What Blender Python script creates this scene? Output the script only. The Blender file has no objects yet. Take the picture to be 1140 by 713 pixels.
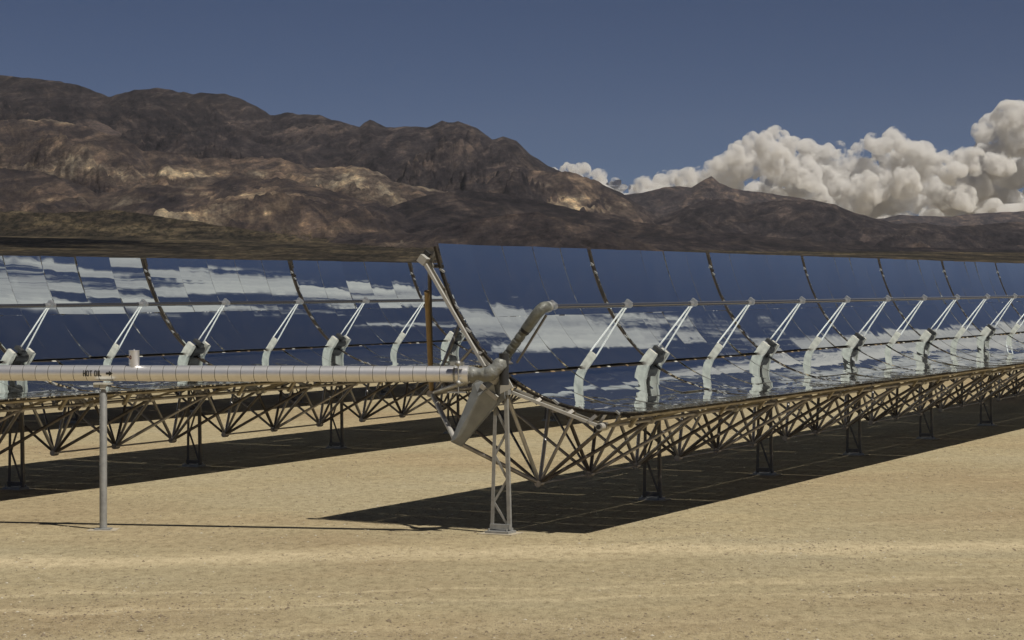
import bpy, math, random
import numpy as np
from mathutils import Vector, Matrix
CLX=3.1
HAZE=.9e-5
random.seed(7); rng = np.random.default_rng(11)
PI = math.pi; R = math.radians
sc = bpy.context.scene; C = sc.collection

# ------------------------------------------------------------------ fitted layout
F_PX, XV, YH, CAM_H = 2743.5, 1808.7, 316.4, 5.088
TH = math.atan((XV-570)/F_PX)                       # bearing of the collector rows
L, FOC, HALF = 8.33, 1.71, 2.885                    # module pitch, focal length, half aperture
DV = Vector((math.sin(TH), math.cos(TH), 0)); PV = Vector((math.cos(TH), -math.sin(TH), 0)); ZV = Vector((0,0,1))

# ------------------------------------------------------------------ helpers
def tag(o, label=None, cat=None, group=None, kind=None):
    if label: o['label'] = label
    if cat: o['category'] = cat
    if group: o['group'] = group
    if kind: o['kind'] = kind
    return o
def empty(name, M=None):
    o = bpy.data.objects.new(name, None); C.objects.link(o); o.empty_display_size = .3
    if M is not None: o.matrix_world = M
    return o
class MB:
    """collects simple solids into one mesh"""
    def __init__(s): s.v=[]; s.f=[]; s.sm=[]; s.mi=[]
    def add(s, vs, fs, smooth=False, mi=0):
        b=len(s.v); s.v += [tuple(v) for v in vs]; s.f += [tuple(b+i for i in f) for f in fs]
        s.sm += [smooth]*len(fs); s.mi += [mi]*len(fs)
    def box(s, c, x, y, z, mi=0):
        """c centre, x y z half-extent vectors"""
        c,x,y,z = map(Vector,(c,x,y,z))
        vs=[c+a*x+b*y+d*z for a in(-1,1) for b in(-1,1) for d in(-1,1)]
        fs=[(0,1,3,2),(4,6,7,5),(0,4,5,1),(2,3,7,6),(0,2,6,4),(1,5,7,3)]
        if x.cross(y).dot(z)<0: fs=[f[::-1] for f in fs]
        s.add(vs,fs,mi=mi)
    def bar(s, a, b, w, h=None, up=(0,0,1), mi=0):
        a,b=Vector(a),Vector(b); h=h or w; d=(b-a)
        u=Vector(up); u=u-u.project(d)
        if u.length<1e-5: u=d.orthogonal()
        u.normalize(); n=d.normalized().cross(u)
        s.box((a+b)/2, d/2, n*w/2, u*h/2, mi)
    def tube(s, pts, r, n=10, caps=True, smooth=True, mi=0):
        pts=[Vector(p) for p in pts]; rs = r if isinstance(r,(list,tuple)) else [r]*len(pts)
        t0=(pts[1]-pts[0]).normalized(); u=t0.orthogonal().normalized(); vs=[]
        for i,p in enumerate(pts):
            if i==0: t=t0
            elif i==len(pts)-1: t=(pts[-1]-pts[-2]).normalized()
            else:
                t=((pts[i+1]-p).normalized()+(p-pts[i-1]).normalized())
                t = t.normalized() if t.length>1e-6 else (pts[i+1]-p).normalized()
            u=(u-u.project(t)).normalized(); w=t.cross(u)
            for k in range(n):
                a=2*PI*k/n; vs.append(p+(u*math.cos(a)+w*math.sin(a))*rs[i])
        fs=[]
        for i in range(len(pts)-1):
            for k in range(n):
                a=i*n+k; b=i*n+(k+1)%n; fs.append((a,b,b+n,a+n))
        s.add(vs,fs,smooth,mi)
        if caps:
            s.add(vs[:n],[tuple(range(n))[::-1]],False,mi); s.add(vs[-n:],[tuple(range(n))],False,mi)
    def prism(s, poly, z0, z1, fn, mi=0):
        """poly 2D list, fn(a,b,z)->3D"""
        n=len(poly); vs=[fn(a,b,z0) for a,b in poly]+[fn(a,b,z1) for a,b in poly]
        fs=[tuple(range(n))[::-1],tuple(range(n,2*n))]+[(i,(i+1)%n,(i+1)%n+n,i+n) for i in range(n)]
        s.add(vs,fs,mi=mi)
    def ball(s, c, r, n=12, m=8, mi=0):
        c=Vector(c); vs=[c+Vector((0,0,r))]
        for i in range(1,m):
            a=PI*i/m
            for k in range(n): b=2*PI*k/n; vs.append(c+Vector((math.sin(a)*math.cos(b),math.sin(a)*math.sin(b),math.cos(a)))*r)
        vs.append(c-Vector((0,0,r))); fs=[(0,1+k,1+(k+1)%n) for k in range(n)]
        for i in range(m-2):
            for k in range(n): a=1+i*n+k; b=1+i*n+(k+1)%n; fs.append((a,a+n,b+n,b))
        e=len(vs)-1; fs+=[(e,1+(m-2)*n+(k+1)%n,1+(m-2)*n+k) for k in range(n)]
        s.add(vs,fs,True,mi)
    def mesh(s, name, mats):
        me=bpy.data.meshes.new(name); me.from_pydata(s.v,[],s.f)
        for m in (mats if isinstance(mats,(list,tuple)) else [mats]): me.materials.append(m)
        me.polygons.foreach_set('use_smooth',s.sm); me.polygons.foreach_set('material_index',s.mi)
        me.update(); return me
    def build(s, name, mats, parent=None):
        return link(name, s.mesh(name,mats), parent)
def link(name, me, parent=None, loc=None, rot=None):
    o=bpy.data.objects.new(name, me); C.objects.link(o)
    if parent: o.parent=parent
    if loc is not None: o.location=loc
    if rot is not None: o.rotation_euler=rot
    return o

# ------------------------------------------------------------------ materials
def mat(name, base=(.5,.5,.5), rough=.5, metal=0., spec=None, noise=None, bump=None, coat=0):
    m=bpy.data.materials.new(name); m.use_nodes=True; nt=m.node_tree; b=nt.nodes['Principled BSDF']
    b.inputs['Base Color'].default_value=(*base,1); b.inputs['Roughness'].default_value=rough; b.inputs['Metallic'].default_value=metal
    if spec is not None: b.inputs['Specular IOR Level'].default_value=spec
    if coat: b.inputs['Coat Weight'].default_value=coat
    tc=nt.nodes.new('ShaderNodeTexCoord')
    if noise:      # (scale, second colour, rough variation)
        sc_,c2,rv=noise
        n=nt.nodes.new('ShaderNodeTexNoise'); n.inputs['Scale'].default_value=sc_; n.inputs['Detail'].default_value=6
        nt.links.new(tc.outputs['Object'],n.inputs['Vector'])
        rp=nt.nodes.new('ShaderNodeValToRGB'); rp.color_ramp.elements[0].position=.35; rp.color_ramp.elements[1].position=.68
        rp.color_ramp.elements[0].color=(*base,1); rp.color_ramp.elements[1].color=(*c2,1)
        nt.links.new(n.outputs['Fac'],rp.inputs['Fac']); nt.links.new(rp.outputs['Color'],b.inputs['Base Color'])
        if rv:
            mr=nt.nodes.new('ShaderNodeMapRange'); mr.inputs['To Min'].default_value=rough-rv; mr.inputs['To Max'].default_value=rough+rv
            nt.links.new(n.outputs['Fac'],mr.inputs['Value']); nt.links.new(mr.outputs['Result'],b.inputs['Roughness'])
    if bump:
        n=nt.nodes.new('ShaderNodeTexNoise'); n.inputs['Scale'].default_value=bump[0]; n.inputs['Detail'].default_value=3
        nt.links.new(tc.outputs['Object'],n.inputs['Vector'])
        bp=nt.nodes.new('ShaderNodeBump'); bp.inputs['Strength'].default_value=bump[1]; bp.inputs['Distance'].default_value=bump[2]
        nt.links.new(n.outputs['Fac'],bp.inputs['Height']); nt.links.new(bp.outputs['Normal'],b.inputs['Normal'])
    return m
M_ALU = mat('bare_aluminium_tube',(.42,.40,.385),.40,.5,noise=(3,(.24,.22,.21),.1))
M_SILV= mat('bright_silver_tube',(.56,.55,.55),.35,.6,noise=(3,(.42,.41,.41),.1))
M_BRN = mat('dark_brown_tube',(.16,.14,.125),.5,.3,noise=(3,(.085,.075,.07),.1))  # darker brown tone, given to web struts at random
M_RAFT= mat('pale_aluminium_beam',(.55,.54,.50),.45,.35,noise=(4,(.44,.42,.38),.08))
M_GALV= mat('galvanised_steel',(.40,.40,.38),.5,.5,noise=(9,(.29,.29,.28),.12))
M_PLATE=mat('pale_grey_cast_plate',(.60,.585,.51),.45,.15,noise=(8,(.42,.41,.36),.08),bump=(25,.3,.006))
M_WHITE=mat('sunlit_white_rod',(.86,.86,.83),.35,.1)  # whiteness raised in the colour, standing in for focused sunlight on the rods
M_BLACK=mat('black_rubber',(.02,.02,.02),.6)
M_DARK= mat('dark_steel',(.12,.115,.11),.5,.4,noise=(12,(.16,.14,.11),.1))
M_BACK= mat('grey_mirror_back_paint',(.17,.165,.15),.6,noise=(5,(.12,.115,.105),.05))
M_INSUL=mat('grey_green_insulation_wrap',(.17,.175,.15),.5,.2,noise=(9,(.09,.09,.08),.1),bump=(18,.5,.02))
M_KNUCK=mat('grey_joint_cover',(.20,.205,.20),.5,.2,noise=(9,(.22,.22,.19),.1),bump=(14,.6,.03))
M_DRIVE=mat('grey_painted_drive_steel',(.28,.29,.29),.5,.1,noise=(4,(.21,.22,.22),.08))
M_JACK= mat('aluminium_pipe_jacket',(.90,.89,.89),.46,.9,noise=(2.5,(.76,.74,.72),.06),bump=(7,.25,.008))
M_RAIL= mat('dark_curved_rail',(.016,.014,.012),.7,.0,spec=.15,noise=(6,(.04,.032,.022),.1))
M_RIM = mat('dull_brown_rail',(.36,.31,.22),.45,.3,noise=(5,(.22,.185,.13),.1))
M_TAN = mat('tan_coated_strut',(.34,.24,.12),.5,.3,noise=(6,(.26,.18,.09),.1))
M_CONC= mat('pale_concrete_footing',(.38,.33,.24),.9,noise=(14,(.34,.29,.21),0),bump=(40,.5,.01))
M_INK = mat('black_stencil_ink',(.015,.013,.01),.7)
M_TUBE= mat('dark_absorber_tube',(.20,.20,.21),.16,.9)
M_COLLAR=mat('steel_tube_collar',(.5,.5,.5),.35,.8)
M_MARK= mat('rust_red_marking',(.10,.03,.02),.7)

def mirror_material():
    m=bpy.data.materials.new('silvered_glass_mirror'); m.use_nodes=True; nt=m.node_tree; b=nt.nodes['Principled BSDF']
    b.inputs['Base Color'].default_value=(.88,.965,1.0,1); b.inputs['Metallic'].default_value=1; b.inputs['Roughness'].default_value=.012
    tc=nt.nodes.new('ShaderNodeTexCoord'); oi=nt.nodes.new('ShaderNodeObjectInfo')
    mp=nt.nodes.new('ShaderNodeVectorMath'); mp.operation='ADD'
    sc_=nt.nodes.new('ShaderNodeVectorMath'); sc_.operation='SCALE'; sc_.inputs['Scale'].default_value=37.
    cb=nt.nodes.new('ShaderNodeCombineXYZ')
    for i in range(3): nt.links.new(oi.outputs['Random'],cb.inputs[i])
    nt.links.new(cb.outputs[0],sc_.inputs[0]); nt.links.new(tc.outputs['Object'],mp.inputs[0]); nt.links.new(sc_.outputs[0],mp.inputs[1])
    n=nt.nodes.new('ShaderNodeTexNoise'); n.inputs['Scale'].default_value=1.1; n.inputs['Detail'].default_value=1.0
    nt.links.new(mp.outputs[0],n.inputs['Vector'])
    bp=nt.nodes.new('ShaderNodeBump'); bp.inputs['Strength'].default_value=1; bp.inputs['Distance'].default_value=MIRROR_WAVE
    nt.links.new(n.outputs['Fac'],bp.inputs['Height']); nt.links.new(bp.outputs['Normal'],b.inputs['Normal'])
    # thin film of desert dust: a little duller and rougher in drifts
    d=nt.nodes.new('ShaderNodeTexNoise'); d.inputs['Scale'].default_value=2.2; d.inputs['Detail'].default_value=5
    nt.links.new(mp.outputs[0],d.inputs['Vector'])
    df=nt.nodes.new('ShaderNodeBsdfDiffuse'); df.inputs['Color'].default_value=(.45,.42,.36,1)
    mr=nt.nodes.new('ShaderNodeMapRange'); mr.inputs['From Min'].default_value=.4; mr.inputs['From Max'].default_value=.75
    mr.inputs['To Min'].default_value=.012; mr.inputs['To Max'].default_value=.026
    nt.links.new(d.outputs['Fac'],mr.inputs['Value'])
    mx=nt.nodes.new('ShaderNodeMixShader'); out=nt.nodes['Material Output']
    nt.links.new(mr.outputs[0],mx.inputs[0]); nt.links.new(b.outputs[0],mx.inputs[1]); nt.links.new(df.outputs[0],mx.inputs[2])
    nt.links.new(mx.outputs[0],out.inputs['Surface'])
    return m
MIRROR_WAVE=.0045
M_MIRR = mirror_material()

# ------------------------------------------------------------------ trough module (local: s along row, t across, y out of the mirror)
def P(s,t,y): return Vector((s,-t,y))
def par(t): return t*t/(4*FOC)
GAP=.13
def mirror_mesh(t0,t1,ds):
    """one curved glass facet, origin at its middle; front face mirror, back grey"""
    nt_,ns=12,4; tm=(t0+t1)/2; ym=par(tm); vs=[]; th=.005
    nrm=lambda t: Vector((0,t/(2*FOC),1)).normalized()   # in P space: normal = (0, +t/2f, 1)
    for side in (0,1):
        for i in range(nt_+1):
            t=t0+(t1-t0)*i/nt_
            for j in range(ns+1):
                s=-ds/2+ds*j/ns
                p=P(s,t-tm,par(t)-ym)
                if side: p=p-nrm(t)*th
                vs.append(p)
    N=(nt_+1)*(ns+1); mb=MB(); fr=[];bk=[];ed=[]
    for i in range(nt_):
        for j in range(ns):
            a=i*(ns+1)+j; fr.append((a,a+ns+1,a+ns+2,a+1)); bk.append((N+a,N+a+1,N+a+ns+2,N+a+ns+1))
    F0=len(vs); vs+=[v.copy() for v in vs[:N]]          # rim walls get their own corner points
    rim=[j for j in range(ns+1)]+[i*(ns+1)+ns for i in range(1,nt_+1)]+[nt_*(ns+1)+j for j in range(ns-1,-1,-1)]+[i*(ns+1) for i in range(nt_-1,0,-1)]
    for k in range(len(rim)):
        a,b=rim[k],rim[(k+1)%len(rim)]; ed.append((F0+a,F0+b,N+b,N+a))
    me=bpy.data.meshes.new('mirror_panel'); me.from_pydata(vs,[],fr+bk+ed)
    me.materials.append(M_MIRR); me.materials.append(M_BACK)
    n1=len(fr); me.polygons.foreach_set('use_smooth',[True]*n1+[False]*(len(bk)+len(ed)))
    me.polygons.foreach_set('material_index',[0]*n1+[1]*(len(bk)+len(ed))); me.update()
    return me,P(0,tm,ym)
FW=(L-2*GAP)/5
BANDS=[(-HALF,-1.496),(-1.488,-.05),(.05,1.488),(1.496,HALF)]
MIRR=[mirror_mesh(a,b,FW-.012) for a,b in BANDS]

E_F=(2.32,.42); E_B=(-2.78,.72); HUB=(0,-.24); M_F=(1.25,.02); M_B=(-1.35,.12); LO_F=(1.50,-1.80); LO_B=(-1.62,-1.80)
DS=L/3
def frame_parts():
    d={}
    mb=MB()          # front and back eave chords
    for nm,(t,y),r in (('front_chord',E_F,.04),('back_chord',E_B,.04),('lower_chord',LO_F,.022),('lower_chord_b',LO_B,.022),('hub_chord',(0,HUB[1]),.05)):
        mb=MB(); lo=nm.startswith('lower')
        a,b=(DS/2-.0,L-DS/2) if lo else (.12,L-.12)
        mb.tube([P(a,t,y),P(b,t,y)],r,8); d[nm]=mb.mesh('chord',M_ALU)
    # rafters: straight beams hub -> eave, with mirror mounts standing on them
    for k in range(4):
        s=k*DS+(.16 if k==0 else -.16 if k==3 else 0)
        for sg,E in ((1,E_F),(-1,E_B)):
            mb=MB(); mb.bar(P(s,.28*sg,-.2),P(s,*E),.05,.08,up=(0,0,1))
            mb.tube([P(s-.07,*E),P(s+.07,*E)],.085,10)
            for q in (.75,1.42,1.56,2.2):
                t=q*sg; yb=-.2+(E[1]+.2)*(q-.28)/(abs(E[0])-.28); yt=par(t)-.03
                if yt-yb>.03: mb.bar(P(s,t,yb),P(s,t,yt),.05,.05,up=(1,0,0))
            d[f'rafter{k}{sg}']=mb.mesh('rafter',M_ALU if k in (1,2) else M_RAFT)
    # curved rails directly under the glass at module ends, dotted with mounting clips
    for k,s in enumerate((.064,L-.064)):
        for sg in (1,-1):
            mb=MB(); rr=random.Random(k*7+sg)
            for i in range(16):
                a=.1+(HALF-.12)*i/16; b=.1+(HALF-.12)*(i+1)/16
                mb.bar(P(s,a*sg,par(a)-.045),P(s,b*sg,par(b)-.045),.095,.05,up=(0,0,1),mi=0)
                if rr.random()<.22:
                    m=(a+b)/2; mb.box(P(s+rr.uniform(-.03,.03),m*sg,par(m)-.012),(.03,0,0),(0,.03+.05*rr.random(),0),(0,0,.02),mi=1)
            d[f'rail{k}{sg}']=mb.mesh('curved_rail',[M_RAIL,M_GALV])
    # rail seen through the middle gap
    mb=MB(); rr=random.Random(5)
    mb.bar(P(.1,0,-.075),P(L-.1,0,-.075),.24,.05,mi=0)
    s=.5
    while s<L-.5:
        w=.03+.07*rr.random(); mb.box(P(s,rr.uniform(-.01,.01),-.045),(w,0,0),(0,.025,0),(0,0,.015),mi=1 if rr.random()<.4 else 2); s+=rr.uniform(.5,1.2)
    d['spine']=mb.mesh('spine_rail',[M_RAIL,M_PLATE,M_TAN])
    # mirror edge lip along the front rim
    for sg,E in ((1,E_F),(-1,E_B)):
        mb=MB(); t=(HALF-.05)*sg
        mb.bar(P(.14,t,par(t)-.085),P(L-.14,t,par(t)-.085),.05,.06)
        for s in (1.55,L-1.2):
            mb.box(P(s,(abs(E[0])+.05)*sg,E[1]+.1),(.06,0,0),(0,.03,0),(0,0,.17))
        for k in range(4):
            s=k*DS+(.16 if k==0 else -.16 if k==3 else 0)
            mb.bar(P(s,*E),P(s,t,par(t)-.09),.05,.06,up=(1,0,0))
        d[f'lip{sg}']=mb.mesh('edge_rail',M_RIM if sg>0 else M_RAFT)
    # web struts of the space frame
    web=[]
    for k in range(3):
        s=(k+.5)*DS
        for LOW,E,M in ((LO_F,E_F,M_F),(LO_B,E_B,M_B)):
            for e in (s-DS/2,s+DS/2):
                e=min(max(e,.16),L-.16); fr_=LOW is LO_F
                web+= [(P(s,*LOW),P(e,*E),.042),(P(s,*LOW),P(e,*HUB),.042)]
            web.append((P(s,*LOW),P(s,M[0],M[1]-.06),.038))
        web.append((P(s,*LO_F),P(s,*LO_B),.036))
        if k<2: web.append((P(s,*LO_F),P(s+DS,*LO_B),.03))
    mb=MB()
    wr=random.Random(12)
    for a,b,r in web:
        dd=(b-a).normalized(); a2=a+dd*.06; b2=b-dd*.04
        mb.tube([a2,a2+dd*.1,b2-dd*.1,b2],[r*.55,r,r,r*.55],8,mi=wr.choice((0,0,1,2,2)))
    for k in range(3):
        for LOW in (LO_F,LO_B): mb.tube([P((k+.5)*DS-.1,*LOW),P((k+.5)*DS+.1,*LOW)],.075,10)
    d['web']=mb.mesh('web_struts',[M_ALU,M_SILV,M_BRN])
    # end web: from the end rafters down to first lower nodes is in the list; purlins at M
    for nm,(t,y) in (('mid_f',M_F),('mid_b',M_B)):
        mb=MB(); mb.tube([P(.12,t,y-.04),P(L-.12,t,y-.04)],.028,8); d[nm]=mb.mesh('chord',M_ALU)
    return d
FR=frame_parts()
def tube_meshes():
    mb=MB(); mb.tube([P(.02,0,FOC),P(L-.02,0,FOC)],.052,14)
    t=mb.mesh('receiver_tube',M_TUBE)
    mb=MB()
    for s in (0.,):
        mb.tube([P(s-.22,0,FOC),P(s+.22,0,FOC)],.064,12)
        mb.box(P(s+.02,0,FOC+.05),(.05,0,0),(0,.07,0),(0,0,.07))
    return t,mb.mesh('tube_collar',M_COLLAR)
TUBE=tube_meshes()
def support_meshes():
    out={}
    # plain mid support: flat cast bracket through the middle gap and two rods in a V
    mb=MB(); poly=[(-.08,-.12),(.08,-.12),(.09,.06),(.09,.40),(-.09,.40),(-.09,.06)]
    mb.prism(poly,-.035,.035,lambda a,b,z:P(z,a,b)); mb.box(P(0,0,.30),(.039,0,0),(0,.093,0),(0,0,.012)); out['bracket']=mb.mesh('bracket',M_PLATE)
    for sg in (-1,1):
        mb=MB(); mb.tube([P(0,.085*sg,.38),P(0,.022*sg,FOC-.06)],.019,8); mb.ball(P(0,.022*sg,FOC-.06),.03,8,6); out[f'rod{sg}']=mb.mesh('rod',M_WHITE)
    # joint: one clamp plate each side, bearing between
    mb=MB(); poly=[(-.10,-.14),(.10,-.14),(.13,.08),(.115,.33),(-.115,.33),(-.13,.08)]
    for s in (-.36,.36): pass
    mb.prism(poly,-.055,.055,lambda a,b,z:P(z,a,b))
    out['plate']=mb.mesh('end_plate',M_PLATE)
    mb=MB(); mb.tube([P(-.27,0,.13),P(.27,0,.13)],.13,16); mb.tube([P(-.20,0,-.02),P(.20,0,-.02)],.10,12)
    mb.bar(P(-.10,-.14,.36),P(-.10,.16,.36),.16,.09); mb.bar(P(0,0,.1),P(0,0,.36),.12,.1,up=(1,0,0)); out['bearing']=mb.mesh('bearing_block',M_BLACK)
    return out
SUP=support_meshes()

def row_matrix(D,v,phi,s):
    T=PV*math.sin(phi)-ZV*math.cos(phi); O=PV*math.cos(phi)+ZV*math.sin(phi)
    o=-D*PV+v*ZV+s*DV
    M=Matrix.Identity(4)
    for i in range(3): M[i][0]=DV[i]; M[i][1]=-T[i]; M[i][2]=O[i]; M[i][3]=o[i]
    return M
def make_module(M,label,group,joint=True,seed=0,detail=True,last=False):
    rr=random.Random(seed)
    root=empty('solar_trough_module',M); tag(root,label,'solar collector',group)
    # whole-module twist of the frame is tiny, facets each sit a little off true
    for bi,(me,c) in enumerate(MIRR):
        for k in range(5):
            o=link('mirror_panel',me,root,(GAP+FW*(k+.5),c[1],c[2]),
                   (rr.gauss(0,R(.55)),rr.gauss(0,R(.40)),rr.gauss(0,R(.05))))
    for nm in ('front_chord','back_chord','lower_chord','lower_chord_b','hub_chord','mid_f','mid_b'): link('chord',FR[nm],root)
    for k in range(4):
        for sg in (1,-1): link('rafter',FR[f'rafter{k}{sg}'],root)
    for k in range(2):
        for sg in (1,-1): link('curved_rail',FR[f'rail{k}{sg}'],root)
    link('spine_rail',FR['spine'],root)
    for sg in (1,-1): link('edge_rail',FR[f'lip{sg}'],root)
    link('web_struts',FR['web'],root)
    t=link('receiver_tube',TUBE[0],root); [link('tube_collar',TUBE[1],t,(q_,0,0)) for q_ in (0,L/2)]
    for s in ((0,L/2) if joint else (L/2,)):
        if s: 
            b=link('receiver_support',SUP['bracket'],root,(s,0,0))
        else:
            b=link('bearing_block',SUP['bearing'],root)
            link('end_plate',SUP['plate'],root,(-.40,0,0)); link('end_plate',SUP['plate'],root,(.40,0,0))
        for sg in (1,-1): link('rod',SUP[f'rod{sg}'],b)
    return root

ROWS=[dict(D=20.894,v=3.244,phi=.940,s=45.96),dict(D=36.323,v=3.16,phi=.9545,s=58.907-2*L),dict(D=51.75,v=3.12,phi=.9545,s=58.907-1*L)]
ORD=['nearest','second','third','fourth','fifth','sixth','seventh','eighth','ninth','tenth','eleventh','twelfth','thirteenth','fourteenth','fifteenth','sixteenth','seventeenth']
# near row
r0=ROWS[0]; NEAR=10
for n in range(NEAR):
    lab=('nearest mirror module of the front row, its open end behind the insulated pipe arm' if n==0 else
         f'{ORD[n]} mirror module of the front row, counted from the end with the pipe arm')
    make_module(row_matrix(r0['D'],r0['v'],r0['phi'],r0['s']+n*L),lab,'mirror modules of the front row',joint=n>0,seed=100+n)
r1=ROWS[1]
LAB1=['curved mirror module of the second row, cut off by the left edge of the photo',
      'second-row mirror module behind the pipe support post and the HOT OIL lettering',
      'second-row mirror module above the middle of the long silver pipe, third from the left edge',
      'second-row mirror module just left of the tan strut, fourth from the left edge',
      'second-row mirror module mostly hidden behind the raised end of the front row']
for n in range(15):
    lab = LAB1[n] if n<5 else f'{ORD[n]} mirror module of the second row from the left, behind the front row'
    make_module(row_matrix(r1['D'],r1['v'],r1['phi'],r1['s']+n*L),lab,'mirror modules of the second row',seed=300+n)
r2=ROWS[2]
for n in range(8):
    lab=f'{ORD[n] if n else "leftmost"} mirror module of the third row from the left, behind the second row'
    make_module(row_matrix(r2['D'],r2['v'],r2['phi'],r2['s']+n*L),lab,'mirror modules of the third row',seed=500+n)

# ------------------------------------------------------------------ pylons
def pylon_parts(h,near=False):
    """u axis local x (across row), z up, origin at ground"""
    out=[]; top=h-.22
    for sg in (-1,1):
        mb=MB(); a=Vector((.19*sg,0,.05)); b=Vector(((.11 if near else .15)*sg,0,top))
        mb.bar(a,b,.075,.014,up=(0,1,0)); mb.bar(a+Vector((.03*sg,.035,0)),b+Vector((.03*sg,.035,0)),.012,.07,up=(0,1,0))
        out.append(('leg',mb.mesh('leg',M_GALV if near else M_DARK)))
    mb=MB(); n=5 if near else 3; z=.25
    for i in range(n):
        z0=.15+(top-.5)*i/n; z1=.15+(top-.5)*(i+1)/n; sx=1 if i%2 else -1
        w0=.17-.06*(z0/top); w1=.17-.06*(z1/top)
        mb.bar((-w0*sx,.02,z0),(w1*sx,.02,z1),.05,.02,up=(0,1,0))
    mb.bar((-.22,0,.14),(.22,0,.14),.1,.1)
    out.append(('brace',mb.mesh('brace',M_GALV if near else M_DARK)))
    mb=MB(); mb.box((0,0,.03),(.26,0,0),(0,.2,0),(0,0,.03))
    for sx in (-1,1):
        for sy in (-1,1): mb.tube([(.2*sx,.14*sy,.05),(.2*sx,.14*sy,.11)],.02,6)
    out.append(('base_plate',mb.mesh('base_plate',M_GALV)))
    mb=MB(); mb.box((0,0,.002),(.38,0,0),(0,.32,0),(0,0,.012)); out.append(('footing',mb.mesh('footing',M_CONC)))
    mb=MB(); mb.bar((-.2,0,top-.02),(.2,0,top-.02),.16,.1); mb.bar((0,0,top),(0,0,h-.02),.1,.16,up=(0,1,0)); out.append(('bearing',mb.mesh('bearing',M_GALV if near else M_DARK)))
    return out
def put_pylon(parts,D,s,label,group):
    o=-D*PV+s*DV; M=Matrix.Translation(o)@Matrix.Rotation(-TH,4,'Z')
    root=empty('support_pylon',M); tag(root,label,'pylon',group)
    for nm,me in parts: link(nm,me,root)
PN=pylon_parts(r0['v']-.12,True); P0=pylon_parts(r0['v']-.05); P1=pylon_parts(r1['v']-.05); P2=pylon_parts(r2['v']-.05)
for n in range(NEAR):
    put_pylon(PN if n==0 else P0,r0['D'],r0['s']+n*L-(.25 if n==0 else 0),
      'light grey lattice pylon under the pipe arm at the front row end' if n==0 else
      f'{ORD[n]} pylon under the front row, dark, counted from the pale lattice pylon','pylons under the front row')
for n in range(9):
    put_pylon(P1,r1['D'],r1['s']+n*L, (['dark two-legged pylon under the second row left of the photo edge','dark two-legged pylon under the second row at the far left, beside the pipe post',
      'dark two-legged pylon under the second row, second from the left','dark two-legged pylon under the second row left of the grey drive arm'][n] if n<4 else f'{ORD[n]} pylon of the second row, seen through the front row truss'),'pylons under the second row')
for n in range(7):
    put_pylon(P2,r2['D'],r2['s']+n*L,f'{ORD[n] if n else "leftmost"} pylon of the third row, standing behind the second row','pylons under the third row')

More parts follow.
